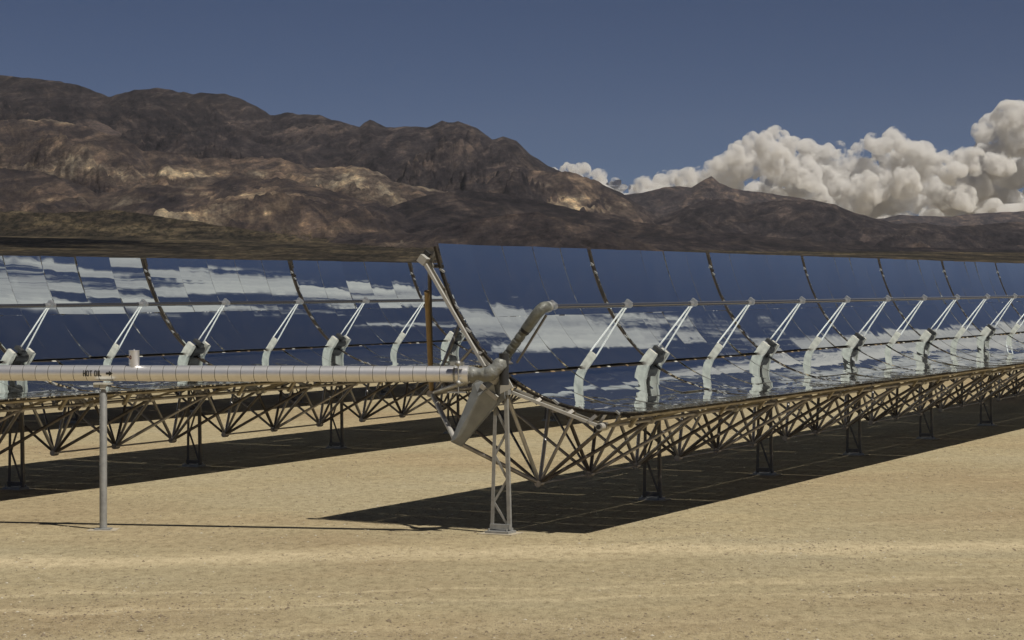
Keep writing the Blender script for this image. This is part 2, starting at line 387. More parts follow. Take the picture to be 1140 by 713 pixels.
# ------------------------------------------------------------------ end assembly of the front row
MR=row_matrix(r0['D'],r0['v'],r0['phi'],r0['s'])
def end_things():
    S=-.42
    # drive arm: folded grey plate reaching down to the lower end beam
    root=empty('drive_arm',MR@Matrix.Translation((S,0,0))); tag(root,'grey folded steel drive arm slanting down from the pivot of the front row','drive arm')
    q=lambda a,b,z:P(z,a,b)
    mb=MB(); mb.prism([(-.27,-.22),(-.10,-.05),(.16,.0),(.42,-.30),(.34,-.62),(.22,-1.68),(-.02,-1.74),(-.16,-.75),(-.34,-.5)],0,.05,q); mb.build('arm_plate',M_DRIVE,root)
    mb=MB(); mb.add([q(-.30,-.45,-.005),q(-.02,-.55,-.16),(q(.07,-1.60,-.12)),q(-.03,-1.72,-.005),q(.22,-1.66,-.005),q(.30,-.75,-.005),q(.34,-.45,-.005),q(-.1,-.12,-.005),q(.1,-.15,-.14)],
       [(0,1,2,3),(1,6,5,2),(2,5,4),(2,4,3),(0,7,8,1),(1,8,6)]); mb.build('fold_plate',M_DRIVE,root)
    mb=MB(); mb.box(q(.10,-.36,-.10),(.04,0,0),(0,.22,0),(0,0,.045)); mb.box(q(-.02,-.06,-.08),(.06,0,0),(0,.13,0),(0,0,.11)); mb.build('cross_channel',M_RAFT,root)
    mb=MB(); mb.prism([(.22,.12),(.46,.02),(.30,-.26),(.16,-.05)],-.06,-.02,q); mb.build('gusset',M_RAFT,root)
    # end frame: beams from arm tip to the lower nodes
    e=empty('end_frame',MR); tag(e,'open end frame of pale beams and tan struts on the front row end','frame')
    def bar(nm,a,b,w,m,h=None):
        mb=MB(); mb.bar(a,b,w,h or w,up=(1,0,0)); return mb.build(nm,m,e)
    def tb(nm,a,b,r,m):
        mb=MB(); mb.tube([a,b],r,10); return mb.build(nm,m,e)
    tip=P(-.25,0,-1.72)
    tb('beam',tip,P(DS/2,*LO_F),.045,M_ALU); tb('beam',tip,P(DS/2,*LO_B),.055,M_RAFT)
    tb('beam',P(.0,-.3,-.25),P(DS/2,*LO_B),.05,M_RAFT)
    tb('tan_strut',P(DS/2,LO_B[0],LO_B[1]),P(.0,-2.45,.30),.055,M_TAN)
    for a,b in (((-.05,.30,-.22),(-.05,2.32,.42)),((-.05,-.45,-.15),(-.05,-2.86,.78))):
        bar('end_beam',P(*a),P(*b),.06,M_RAFT,.07)
    mb=MB(); mb.box(P(-.05,-2.88,.80),(.08,0,0),(0,.09,0),(0,0,.085)); mb.box(P(.06,-2.93,.85),(.04,0,0),(0,.07,0),(0,0,.12),mi=1); mb.build('end_block',[M_RAFT,M_BLACK],e)
    mb=MB(); mb.tube([P(-.13,2.32,.42),P(.08,2.32,.42)],.075,12); mb.tube([P(-.18,2.32,.42),P(-.15,2.32,.42)],.05,10,mi=1); mb.build('end_block',[M_RAFT,M_BLACK],e)
    for t in (-2.35,-1.75,-1.1,-.7,.9,1.6,2.05):
        f=(abs(t)-.4)/2.0; yb=-.2+f*(.98 if t<0 else .62)*(1 if t<0 else 1); 
        if par(t)-.06>yb: bar('mirror_stay',P(-.05,t,yb),P(.10,t*1.02,par(t)-.05),.07,M_DARK,.10)
    # swing pipe
    sp=empty('swing_pipe',MR@Matrix.Translation((S-.02,0,0))); tag(sp,'grey insulated pipe arm bent over from the pivot up to the receiver tube','pipe')
    mb=MB(); mb.tube([P(0,-.06,.20),P(0,-.04,.45)],.12,14); 
    pts=[];rs=[]
    for i in range(29):
        f=i/28; pts.append(P(0,-.05+.02*f,.40+.70*f)); rs.append(.088+(.012 if i%6 not in (0,) else -.006))
    mb.tube(pts,rs,14); mb.build('flexible_hose',M_INSUL,sp)
    mb=MB(); mb.tube([P(0,-.02,1.06),P(0,-.02,1.15)],.105,14); mb.build('collar',M_BLACK,sp)
    mb=MB(); mb.tube([P(0,-.02,1.13),P(0,-.01,1.5),P(.015,-.005,1.62),P(.07,0,1.69),P(.16,0,1.71),P(.30,0,1.71)],[.112,.114,.116,.118,.112,.10],16); mb.build('insulated_elbow',M_INSUL,sp)
    mb=MB(); mb.ball(P(.30,0,1.71),.115,14,10); mb.tube([P(.30,0,1.71),P(.47,0,1.71)],.075,12); mb.build('ball_joint',M_GALV,sp)
    mb=MB(); mb.tube([P(.05,.20,.45),P(.12,.13,1.60)],.028,8); mb.build('guide_rod',M_DARK,sp)
    mb=MB(); mb.bar(P(-.13,-.05,.40),P(-.13,.16,.40),.03,.25,up=(1,0,0)); mb.build('bracket',M_DARK,sp)
    return e
end_things()

# ------------------------------------------------------------------ hot oil pipe, its post
def px(x,y,Z): return Vector(((x-570)*Z/F_PX, Z, CAM_H+(YH-y)*Z/F_PX))
def pipe_things():
    ZA=px(0,0,50.3).y
    a=px(521,416.8,49.75); b=px(-260,414.6,52.6)
    d=(b-a).normalized(); Lp=(b-a).length; up=Vector((0,0,1)); n=d.cross(up).normalized(); up=n.cross(d)
    # local frame: x along the pipe to the LEFT, z up
    M=Matrix.Identity(4)
    for i in range(3): M[i][0]=d[i]; M[i][1]=-n[i]; M[i][2]=up[i]; M[i][3]=a[i]
    root=empty('hot_oil_pipe',M); tag(root,'long shiny aluminium jacketed pipe lettered HOT OIL running across the left half','pipe')
    r=.163; rp_=random.Random(3)
    mb=MB(); mb.tube([(0,0,0),(Lp,0,0)],r-.006,40); mb.build('inner_pipe',M_DARK,root)
    mb=MB(); mb.tube([(.004,0,0),(.271,0,0)],r,44,caps=False); sec=mb.mesh('jacket_section',M_JACK)
    x=0.
    while x<Lp:
        o=link('jacket_section',sec,root,(x,rp_.gauss(0,.0012),rp_.gauss(0,.0012)),(rp_.uniform(-1.,1.),rp_.gauss(0,.003),rp_.gauss(0,.003))); x+=.278
    # end flange pieces toward the pivot
    mb=MB(); mb.tube([(-.02,0,0),(.10,0,0)],.176,28); mb.build('end_band',M_JACK,root)
    mb=MB(); mb.tube([(.24,0,0),(.27,0,0)],.178,28); mb.build('end_band',M_GALV,root)
    # stub
    xs=(a.x-px(148,0,50.9).x)/abs(d.x)
    mb=MB(); mb.tube([(xs,0,.1),(xs,0,.46)],.108,20); mb.tube([(xs,0,.46),(xs,0,.475)],.112,20); mb.tube([(xs,0,.475),(xs,0,.50)],.012,6); st=mb.build('vent_stub',M_JACK,root)
    mb=MB()
    for k in range(8):
        a0=2*PI*k/8; mb.box((xs+.045+.02*math.cos(a0),.100,.33+.03*math.sin(a0)),(.009,0,0),(0,.006,0),(0,0,.010))
    mb.build('stub_mark',M_MARK,st)
    # text wrapped on the pipe
    xt=(a.x-px(93,0,51).x)/abs(d.x)
    def wrapped(strokes,x0,nm):
        mb=MB(); rr_=r+.0045
        for q in strokes:                                       # each stroke a quad (x,y corners), cut fine enough to hug the pipe
            n_=8
            for i in range(n_):
                f0,f1=i/n_,(i+1)/n_
                l=lambda A,B,f:(A[0]+(B[0]-A[0])*f,A[1]+(B[1]-A[1])*f)
                c4=[l(q[0],q[3],f0),l(q[1],q[2],f0),l(q[1],q[2],f1),l(q[0],q[3],f1)]
                mb.add([Vector((x0-a_,rr_*math.cos(b_/r),rr_*math.sin(b_/r))) for a_,b_ in c4],[(0,1,2,3)])
        return mb.build(nm,M_INK,root)
    def rect(x0,y0,x1,y1): return [(x0,y0),(x1,y0),(x1,y1),(x0,y1)]
    lh=.062; lw=.058; k=.019; xx=0
    glyph={'H':lambda x:[rect(x,-lh,x+k,lh),rect(x+lw-k,-lh,x+lw,lh),rect(x,-.010,x+lw,.010)],
           'O':lambda x:[rect(x,-lh+.012,x+k,lh-.012),rect(x+lw-k,-lh+.012,x+lw,lh-.012),rect(x+.006,-lh,x+lw-.006,-lh+k),rect(x+.006,lh-k,x+lw-.006,lh)],
           'T':lambda x:[rect(x,lh-k,x+lw,lh),rect(x+lw/2-k/2,-lh,x+lw/2+k/2,lh)],
           'I':lambda x:[rect(x,-lh,x+k,lh)],'L':lambda x:[rect(x,-lh,x+k,lh),rect(x,-lh,x+lw*.9,-lh+k)]}
    for ch in 'HOT OIL':
        if ch==' ': xx+=.032; continue
        wrapped(glyph[ch](xx),xt,'letter'); xx+= (k if ch=='I' else lw)+.013
    xa=xt-.50
    ah=[rect(0,-.022,.07,.022)]+[[(.065+.012*j,-.055+.0079*j),(.077+.012*j,-.055+.0079*(j+1)),(.077+.012*j,.055-.0079*(j+1)),(.065+.012*j,.055-.0079*j)] for j in range(7)]
    wrapped(ah,xa,'arrow')
    # drain fittings near the pivot end
    xf=.16
    mb=MB(); mb.tube([(xf,.19,-.40),(xf,.19,.30)],.014,6); mb.bar((xf-.15,.19,-.36),(xf+.22,.19,-.36),.025,.03); mb.bar((xf-.12,.19,.22),(xf+.16,.19,.22),.05,.07)
    mb.ball((xf,.19,-.17),.055); mb.ball((xf,.19,.22),.06); mb.build('drain_fitting',M_GALV,root)
    # ball joint knuckles between pipe and swing arm
    mb=MB(); mb.tube([(.0,0,0),(-.06,0,0),(-.12,0,0),(-.18,0,.01),(-.25,.01,.0),(-.33,.02,-.01),(-.40,.02,.0)],[.12,.155,.16,.125,.12,.15,.14],16); mb.build('knuckle_joint',M_KNUCK,root)
    mb=MB(); mb.tube([(-.36,.06,-.06),(-.44,.05,.0),(-.52,.03,.06),(-.60,.0,.13),(-.66,-.02,.22),(-.68,-.03,.30)],[.11,.16,.15,.13,.15,.10],16); mb.build('knuckle_joint',M_KNUCK,root)
    mb=MB(); mb.tube([(-.72,-.1,-.22),(-.72,-.1,.42)],.10,12); mb.build('pivot_hub',M_BLACK,root)
    # post
    pb=px(115,590,51.03); pb.z=0
    po=empty('pipe_support_post',Matrix.Translation(pb)); tag(po,'slim grey round post holding up the HOT OIL pipe','post')
    topz=px(115,425.6,51.03).z-.02
    mb=MB(); mb.tube([(0,0,.02),(0,0,topz-.22),(0,0,topz-.10),(0,0,topz-.04)],[.078,.078,.03,.03],18); mb.build('pole',M_GALV,po)
    mb=MB(); mb.box((0,0,topz-.01),(.19,0,0),(0,.13,0),(0,0,.016)); mb.box((-.13,-.05,topz-.058),(.06,0,0),(0,.05,0),(0,0,.03)); mb.box((0,-.05,topz-.075),(.055,0,0),(0,.05,0),(0,0,.045)); mb.build('saddle_plate',M_PLATE,po)
    mb=MB(); mb.box((0,0,.016),(.17,0,0),(0,.17,0),(0,0,.014)); mb.build('base_plate',M_GALV,po)
    mb=MB(); mb.box((0,0,.0),(.3,0,0),(0,.3,0),(0,0,.008)); mb.build('footing',M_CONC,po)
pipe_things()

# ------------------------------------------------------------------ numpy noise
def hashf(ix,iy,seed):
    h=(ix*374761393+iy*668265263+seed*1442695041)&0xffffffff
    h=((h^(h>>13))*1274126177)&0xffffffff
    return ((h^(h>>16))&0xffff)/65535.
def vnoise(x,y,seed=0):
    ix=np.floor(x).astype(np.int64); iy=np.floor(y).astype(np.int64); fx=x-ix; fy=y-iy
    fx=fx*fx*fx*(fx*(fx*6-15)+10); fy=fy*fy*fy*(fy*(fy*6-15)+10)
    a=hashf(ix,iy,seed);b=hashf(ix+1,iy,seed);c=hashf(ix,iy+1,seed);d=hashf(ix+1,iy+1,seed)
    return (a*(1-fx)+b*fx)*(1-fy)+(c*(1-fx)+d*fx)*fy
def fbm(x,y,o=5,seed=0,g=.5):
    s=0;a=1;n=0
    for i in range(o):
        c_,s_=math.cos(.6*i),math.sin(.6*i)
        s=s+a*vnoise((x*c_-y*s_)*2**i,(x*s_+y*c_)*2**i,seed+i*17); n+=a;a*=g
    return s/n
def ridged(x,y,o=5,seed=0,g=.5):
    s=0;a=1;n=0;w=1
    for i in range(o):
        c_,s_=math.cos(.5*i),math.sin(.5*i)
        v=1-np.abs(2*vnoise((x*c_-y*s_)*2**i,(x*s_+y*c_)*2**i,seed+i*31)-1); v=v*v
        s=s+a*v*w; w=np.clip(v*1.6,0,1); n+=a;a*=g
    return s/n

# ------------------------------------------------------------------ mountains: one eroded terrain sheet, ranges at their own distances
def terrain():
    NQ,NY=1100,860
    q=np.linspace(-.265,.265,NQ); f=np.linspace(0,1,NY); Yd=1100*(16500/1100.)**f
    Q,Y=np.meshgrid(q,Yd); X=Q*Y; xp=570+Q*F_PX
    def sky(pts):
        a=np.array(pts,float); return np.interp(xp,a[:,0],a[:,1])
    # (distance, front depth, skyline points in pixels, tone, gully strength, roughness of crest)
    lay=[
     (15200,3500,[(-300,260),(700,250),(985,243),(1000,239),(1060,241),(1090,237),(1140,235),(1400,230)],.26,.25),
     (11500,2200,[(-300,330),(640,260),(690,218),(715,214),(740,208),(757,207),(770,209),(783,200),(792,195),(801,204),(815,209),(840,212),(870,217),(895,221),(930,235),(985,250),(1400,300)],.27,.4),
     (8200,3200,[(-300,105),(-60,85),(0,83),(35,87),(60,89),(90,95),(105,102),(120,107),(135,103),(150,99),(175,98),(210,103),(250,104),(270,110),(285,118),(300,127),(312,126),(325,124),(345,128),(356,128),(372,133),(400,141),(406,136),(412,133),(421,137),(430,141),(445,140),(460,140),(475,142),(484,138),(492,134),(500,136),(510,134),(530,142),(540,149),(548,155),(560,152),(575,157),(590,172),(610,184),(640,196),(660,201),(690,213),(730,240),(800,290),(1400,330)],.11,.70),
     (7500,1500,[(-300,200),(-60,170),(0,150),(50,138),(105,130),(135,148),(165,155),(205,168),(235,160),(270,150),(300,163),(340,158),(372,166),(400,178),(440,166),(470,172),(520,168),(545,180),(580,186),(620,203),(700,245),(1400,330)],.17,.7),
     (7000,900,[(-300,330),(440,260),(500,212),(530,200),(548,193),(590,188),(620,190),(655,199),(680,208),(700,222),(740,270),(1400,330)],.52,.5),
     (7600,1700,[(-300,330),(640,290),(700,256),(725,246),(750,236),(768,227),(788,221),(812,221),(830,228),(850,224),(875,223),(900,222),(930,227),(950,236),(960,239),(975,243),(1000,250),(1030,247),(1060,252),(1140,246),(1400,240)],.13,.5),
     (5900,1700,[(-300,150),(-50,140),(0,135),(50,132),(100,140),(130,150),(160,166),(200,170),(240,178),(270,175),(320,177),(350,186),(380,185),(420,190),(445,203),(470,208),(500,214),(560,222),(640,232),(700,245),(800,275),(1400,330)],.50,.85),
     (5000,1300,[(-300,330),(380,275),(430,232),(470,218),(510,212),(560,216),(620,228),(700,246),(780,256),(900,268),(1000,275),(1400,282)],.08,.12),
     (4700,1300,[(-300,180),(0,185),(60,195),(110,215),(160,205),(220,205),(270,196),(330,200),(380,215),(420,225),(450,240),(520,262),(700,290),(1400,330)],.42,.85),
     (3700,700,[(-300,330),(300,290),(390,262),(430,255),(470,262),(500,250),(530,244),(560,240),(600,236),(625,244),(650,252),(680,258),(700,265),(740,277),(800,290),(1400,330)],.50,.85),
     (3900,500,[(-300,240),(0,235),(90,236),(120,232),(180,240),(240,250),(330,262),(400,285),(1400,330)],.15,.1),
    ]
    # alluvial fan
    fy=np.interp(xp,[-300,0,250,500,700,900,1140,1400],[250,252,258,268,277,280,282,283])
    top=(YH-fy)/F_PX*4600+CAM_H
    t=np.clip((Y-1150)/(4600-1150),0,1)
    fan=-3+ (top+3)*t**1.15 + 6*(fbm(X/260,Y/420,4,3)-.5)*np.clip(t*3,0,1)
    fan=np.where(Y>4600, top+ (Y-4600)*.012, fan)
    h=fan.copy(); tone=np.full_like(h,.22); kind=np.zeros_like(h)
    wx=fbm(X/900,Y/900,4,50)-.5; wy=fbm(X/900,Y/900,4,60)-.5
    for i,(D,W,pts,tn,gs) in enumerate(lay):
        cr=sky(pts)+(fbm(xp/22,xp*0+i*3.7,4,333+i,.6)-.5)*(9 if tn>.3 else 2.5); Dq=D*(1+.035*(fbm(Q*14+3.1*i,Q*0+.5,3,70+i)-.5))
        H=CAM_H+(YH-cr)/F_PX*Dq
        base=np.maximum(0,(YH-290)/F_PX*D*.6)
        u=(Dq-Y)/W                                  # 0 at the crest, 1 at the foot
        ub=-(Dq-Y)/(W*.8)
        uu=np.where(u>=0,u,ub)
        ang=np.clip(uu,0,1)
        prof=(1-ang)**1.25*.8+.2*(1-ang)**.5
        prof=np.where(uu>=1,-.2*(uu-1),prof)
        xx=X+wx*620+(Y-Dq)*.25*math.sin(i*2.1+1); yy=Y+wy*620
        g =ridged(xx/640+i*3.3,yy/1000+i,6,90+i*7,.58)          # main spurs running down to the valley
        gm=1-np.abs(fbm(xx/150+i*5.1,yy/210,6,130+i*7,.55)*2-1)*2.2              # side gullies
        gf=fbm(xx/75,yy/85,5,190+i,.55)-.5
        sh=np.clip(ang*3.0,0,1)*np.clip((1-ang)*2.0+.15,0,1)
        hh=H*prof+gs*sh*H*((g-.55)*.60+(gm-.5)*.24)+gs*np.clip(ang*4,0,1)*gf*np.minimum(H*.20,48.)
        hh=hh+ (fbm(X/60,Y*0+i,4,230+i,.6)-.5)*8*np.clip(1-ang*5,0,1)*gs*2
        if tn>.3:
            bb=np.maximum(H*.055,7.)*(1+.3*(wx)); fr=(hh/bb+wy*2)%1; hh=hh+(np.clip((fr-.35)*2.4,0,1)-fr)*bb*.30*np.clip(ang*6,0,1)
        hh=np.minimum(hh,CAM_H+(YH-cr-.4)/F_PX*Y)
        # keep the crest line where it stands
        m=hh>h
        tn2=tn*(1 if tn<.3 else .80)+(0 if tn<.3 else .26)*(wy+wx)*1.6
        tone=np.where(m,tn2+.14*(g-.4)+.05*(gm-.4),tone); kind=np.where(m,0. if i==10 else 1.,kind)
        h=np.maximum(h,hh)
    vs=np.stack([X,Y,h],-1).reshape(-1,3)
    me=bpy.data.meshes.new('mountains'); nv=NQ*NY
    me.vertices.add(nv); me.vertices.foreach_set('co',vs.astype(np.float32).ravel())
    i0=(np.arange(NY-1)[:,None]*NQ+np.arange(NQ-1)[None,:]).ravel()
    quads=np.stack([i0,i0+1,i0+NQ+1,i0+NQ],-1).astype(np.int32)
    nf=len(quads); me.loops.add(nf*4); me.loops.foreach_set('vertex_index',quads.ravel())
    me.polygons.add(nf); me.polygons.foreach_set('loop_start',np.arange(nf,dtype=np.int32)*4)
    me.polygons.foreach_set('use_smooth',np.ones(nf,bool)); me.update(calc_edges=True); me.validate()
    # tone of each formation (tan beds, cream outcrops, dark ranges)
    cream=np.clip((fbm(X/260+wx*4,h/30+X/700+Y/900+wx*5,6,400)-.55)*9,0,1)
    patch=fbm(X/650+5,Y/900+h/300,4,430)
    tn=tone+ (patch-.5)*.5*np.where(tone>.3,1,.25)
    outc=np.exp(-((xp-400)/45)**2)*np.exp(-((Y-5600)/330)**2)*1.3
    tn=np.clip(tn+ .42*cream*np.where(tone>.3,1,.12)+outc*.5,0,1)
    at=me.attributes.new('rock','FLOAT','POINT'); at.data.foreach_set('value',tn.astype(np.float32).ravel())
    at=me.attributes.new('slope_rock','FLOAT','POINT'); at.data.foreach_set('value',kind.astype(np.float32).ravel())
    return me
def N(nt,t,**kw):
    n=nt.nodes.new(t)
    for k,v in kw.items():
        if k in n.inputs: n.inputs[k].default_value=v
        else: setattr(n,k,v)
    return n
def ramp(nt,stops):
    r=nt.nodes.new('ShaderNodeValToRGB'); e=r.color_ramp.elements
    while len(e)<len(stops): e.new(.5)
    for i,(p,c) in enumerate(stops): e[i].position=p; e[i].color=(*c,1)
    return r
def mountain_mat():
    m=bpy.data.materials.new('desert_rock'); m.use_nodes=True; nt=m.node_tree; b=nt.nodes['Principled BSDF']; lk=nt.links.new
    b.inputs['Roughness'].default_value=.95; b.inputs['Specular IOR Level'].default_value=.1
    a=N(nt,'ShaderNodeAttribute',attribute_name='rock'); k=N(nt,'ShaderNodeAttribute',attribute_name='slope_rock')
    tc=N(nt,'ShaderNodeTexCoord')
    mp=N(nt,'ShaderNodeMapping'); mp.inputs['Scale'].default_value=(.014,.006,.022); lk(tc.outputs['Object'],mp.inputs[0])
    n=N(nt,'ShaderNodeTexNoise',Scale=1.,Detail=12.,Roughness=.76); lk(mp.outputs[0],n.inputs['Vector'])
    m1=N(nt,'ShaderNodeMath',operation='MULTIPLY_ADD'); lk(n.outputs['Fac'],m1.inputs[0]); m1.inputs[1].default_value=2.0; m1.inputs[2].default_value=-1.02
    mp4=N(nt,'ShaderNodeMapping'); mp4.inputs['Scale'].default_value=(.018,.007,.020); mp4.inputs['Rotation'].default_value=(0,0,.35); lk(tc.outputs['Object'],mp4.inputs[0])
    n4=N(nt,'ShaderNodeTexNoise',noise_type='RIDGED_MULTIFRACTAL',Scale=1.,Detail=9.,Roughness=.62,Distortion=.6); lk(mp4.outputs[0],n4.inputs['Vector'])
    m4=N(nt,'ShaderNodeMath',operation='MULTIPLY_ADD'); lk(n4.outputs['Fac'],m4.inputs[0]); m4.inputs[1].default_value=.13; m4.inputs[2].default_value=-.10
    a4=N(nt,'ShaderNodeMath',operation='ADD'); lk(m1.outputs[0],a4.inputs[0]); lk(m4.outputs[0],a4.inputs[1])
    ms=N(nt,'ShaderNodeMath',operation='MULTIPLY_ADD'); lk(a.outputs['Fac'],ms.inputs[0]); ms.inputs[1].default_value=1.3; ms.inputs[2].default_value=.28     # dark beds vary less than pale ones
    a5=N(nt,'ShaderNodeMath',operation='MULTIPLY'); lk(a4.outputs[0],a5.inputs[0]); lk(ms.outputs[0],a5.inputs[1])
    ad=N(nt,'ShaderNodeMath',operation='ADD'); lk(a.outputs['Fac'],ad.inputs[0]); lk(a5.outputs[0],ad.inputs[1])
    rp=ramp(nt,[(0.,(.036,.031,.034)),(.18,(.066,.056,.059)),(.38,(.108,.085,.075)),(.60,(.178,.142,.114)),(.85,(.33,.275,.205)),(1.,(.46,.395,.29))]); lk(ad.outputs[0],rp.inputs[0])
    # alluvial flat: olive brown scrub speckle
    n2=N(nt,'ShaderNodeTexNoise',Scale=1.,Detail=8.,Roughness=.7); mp2=N(nt,'ShaderNodeMapping'); mp2.inputs['Scale'].default_value=(.012,.0030,.05); lk(tc.outputs['Object'],mp2.inputs[0]); lk(mp2.outputs[0],n2.inputs['Vector'])
    rp2=ramp(nt,[(.34,(.035,.031,.024)),(.48,(.065,.054,.038)),(.58,(.13,.105,.068)),(.70,(.21,.175,.115))]); lk(n2.outputs['Fac'],rp2.inputs[0])
    mq=N(nt,'ShaderNodeMapping'); mq.inputs['Scale'].default_value=(.11,.012,.2); lk(tc.outputs['Object'],mq.inputs[0]); nq=N(nt,'ShaderNodeTexNoise',Scale=1.,Detail=3.,Roughness=.7); lk(mq.outputs[0],nq.inputs['Vector'])
    rq=ramp(nt,[(.40,(.45,.47,.42)),(.50,(1,1,1)),(.62,(1.5,1.45,1.35))]); lk(nq.outputs['Fac'],rq.inputs[0])
    xq=N(nt,'ShaderNodeMix',data_type='RGBA',blend_type='MULTIPLY'); xq.inputs['Factor'].default_value=1.; lk(rp2.outputs[0],xq.inputs['A']); lk(rq.outputs[0],xq.inputs['B'])
    mx=N(nt,'ShaderNodeMix',data_type='RGBA'); lk(k.outputs['Fac'],mx.inputs['Factor']); lk(xq.outputs['Result'],mx.inputs['A']); lk(rp.outputs[0],mx.inputs['B'])
    # random mottling; slanted streaks paint lit and shaded fluting, with pale scree
    mp5=N(nt,'ShaderNodeMapping'); mp5.inputs['Scale'].default_value=(.042,.016,.042); lk(tc.outputs['Object'],mp5.inputs[0])
    n5=N(nt,'ShaderNodeTexNoise',Scale=1.,Detail=6.,Roughness=.8); lk(mp5.outputs[0],n5.inputs['Vector'])
    r5=ramp(nt,[(.30,(.45,.44,.47)),(.47,(.88,.88,.9)),(.58,(1.15,1.13,1.1)),(.72,(2.2,2.05,1.85))]); lk(n5.outputs['Fac'],r5.inputs[0])
    def slope_streak(rot,sc3,seed_):
        m0=N(nt,'ShaderNodeMapping'); m0.inputs['Rotation'].default_value=(0,rot,0); lk(tc.outputs['Object'],m0.inputs[0])
        m_=N(nt,'ShaderNodeMapping'); m_.inputs['Scale'].default_value=sc3; m_.inputs['Location'].default_value=(seed_,0,0); lk(m0.outputs[0],m_.inputs[0])
        n_=N(nt,'ShaderNodeTexNoise',Scale=1.,Detail=7.,Roughness=.66,Distortion=1.0); lk(m_.outputs[0],n_.inputs['Vector']); return n_
    nA=slope_streak(R(52),(.022,.003,.007),0.); nB=slope_streak(R(-52),(.022,.003,.007),9.); nS=slope_streak(R(9),(.0040,.002,.034),4.)
    sel=N(nt,'ShaderNodeTexNoise',Scale=.0028,Detail=3.); lk(tc.outputs['Object'],sel.inputs['Vector'])
    rs_=ramp(nt,[(.46,(0,0,0)),(.54,(1,1,1))]); lk(sel.outputs['Fac'],rs_.inputs[0])
    xm=N(nt,'ShaderNodeMix',data_type='FLOAT'); lk(rs_.outputs[0],xm.inputs['Factor']); lk(nA.outputs['Fac'],xm.inputs['A']); lk(nB.outputs['Fac'],xm.inputs['B'])
    r6=ramp(nt,[(.34,(.50,.50,.55)),(.47,(.88,.88,.91)),(.54,(1.15,1.12,1.08)),(.62,(2.1,1.95,1.7))]); lk(xm.outputs['Result'],r6.inputs[0])
    r7=ramp(nt,[(.36,(.62,.60,.64)),(.5,(1,1,1)),(.60,(1.25,1.2,1.1)),(.66,(1.8,1.7,1.5))]); lk(nS.outputs['Fac'],r7.inputs[0])
    x7=N(nt,'ShaderNodeMix',data_type='RGBA',blend_type='MULTIPLY'); x7.inputs['Factor'].default_value=.8; lk(mx.outputs['Result'],x7.inputs['A']); lk(r7.outputs[0],x7.inputs['B']); mx=x7
    x5=N(nt,'ShaderNodeMix',data_type='RGBA',blend_type='MULTIPLY'); x5.inputs['Factor'].default_value=1.; lk(mx.outputs['Result'],x5.inputs['A']); lk(r5.outputs[0],x5.inputs['B'])
    x6=N(nt,'ShaderNodeMix',data_type='RGBA',blend_type='MULTIPLY'); x6.inputs['Factor'].default_value=1.; lk(x5.outputs['Result'],x6.inputs['A']); lk(r6.outputs[0],x6.inputs['B']); lk(k.outputs['Fac'],x6.inputs['Factor'])
    lk(x6.outputs['Result'],b.inputs['Base Color'])
    mp3=N(nt,'ShaderNodeMapping'); mp3.inputs['Scale'].default_value=(.02,.012,.02); lk(tc.outputs['Object'],mp3.inputs[0])
    n3=N(nt,'ShaderNodeTexNoise',Scale=1.,Detail=12.,Roughness=.78); lk(mp3.outputs[0],n3.inputs['Vector'])
    bp=N(nt,'ShaderNodeBump',Strength=1.,Distance=45.); lk(n3.outputs['Fac'],bp.inputs['Height']); lk(bp.outputs[0],b.inputs['Normal'])
    return m
me=terrain(); me.materials.append(mountain_mat()); tag(link('mountains',me),kind='structure')

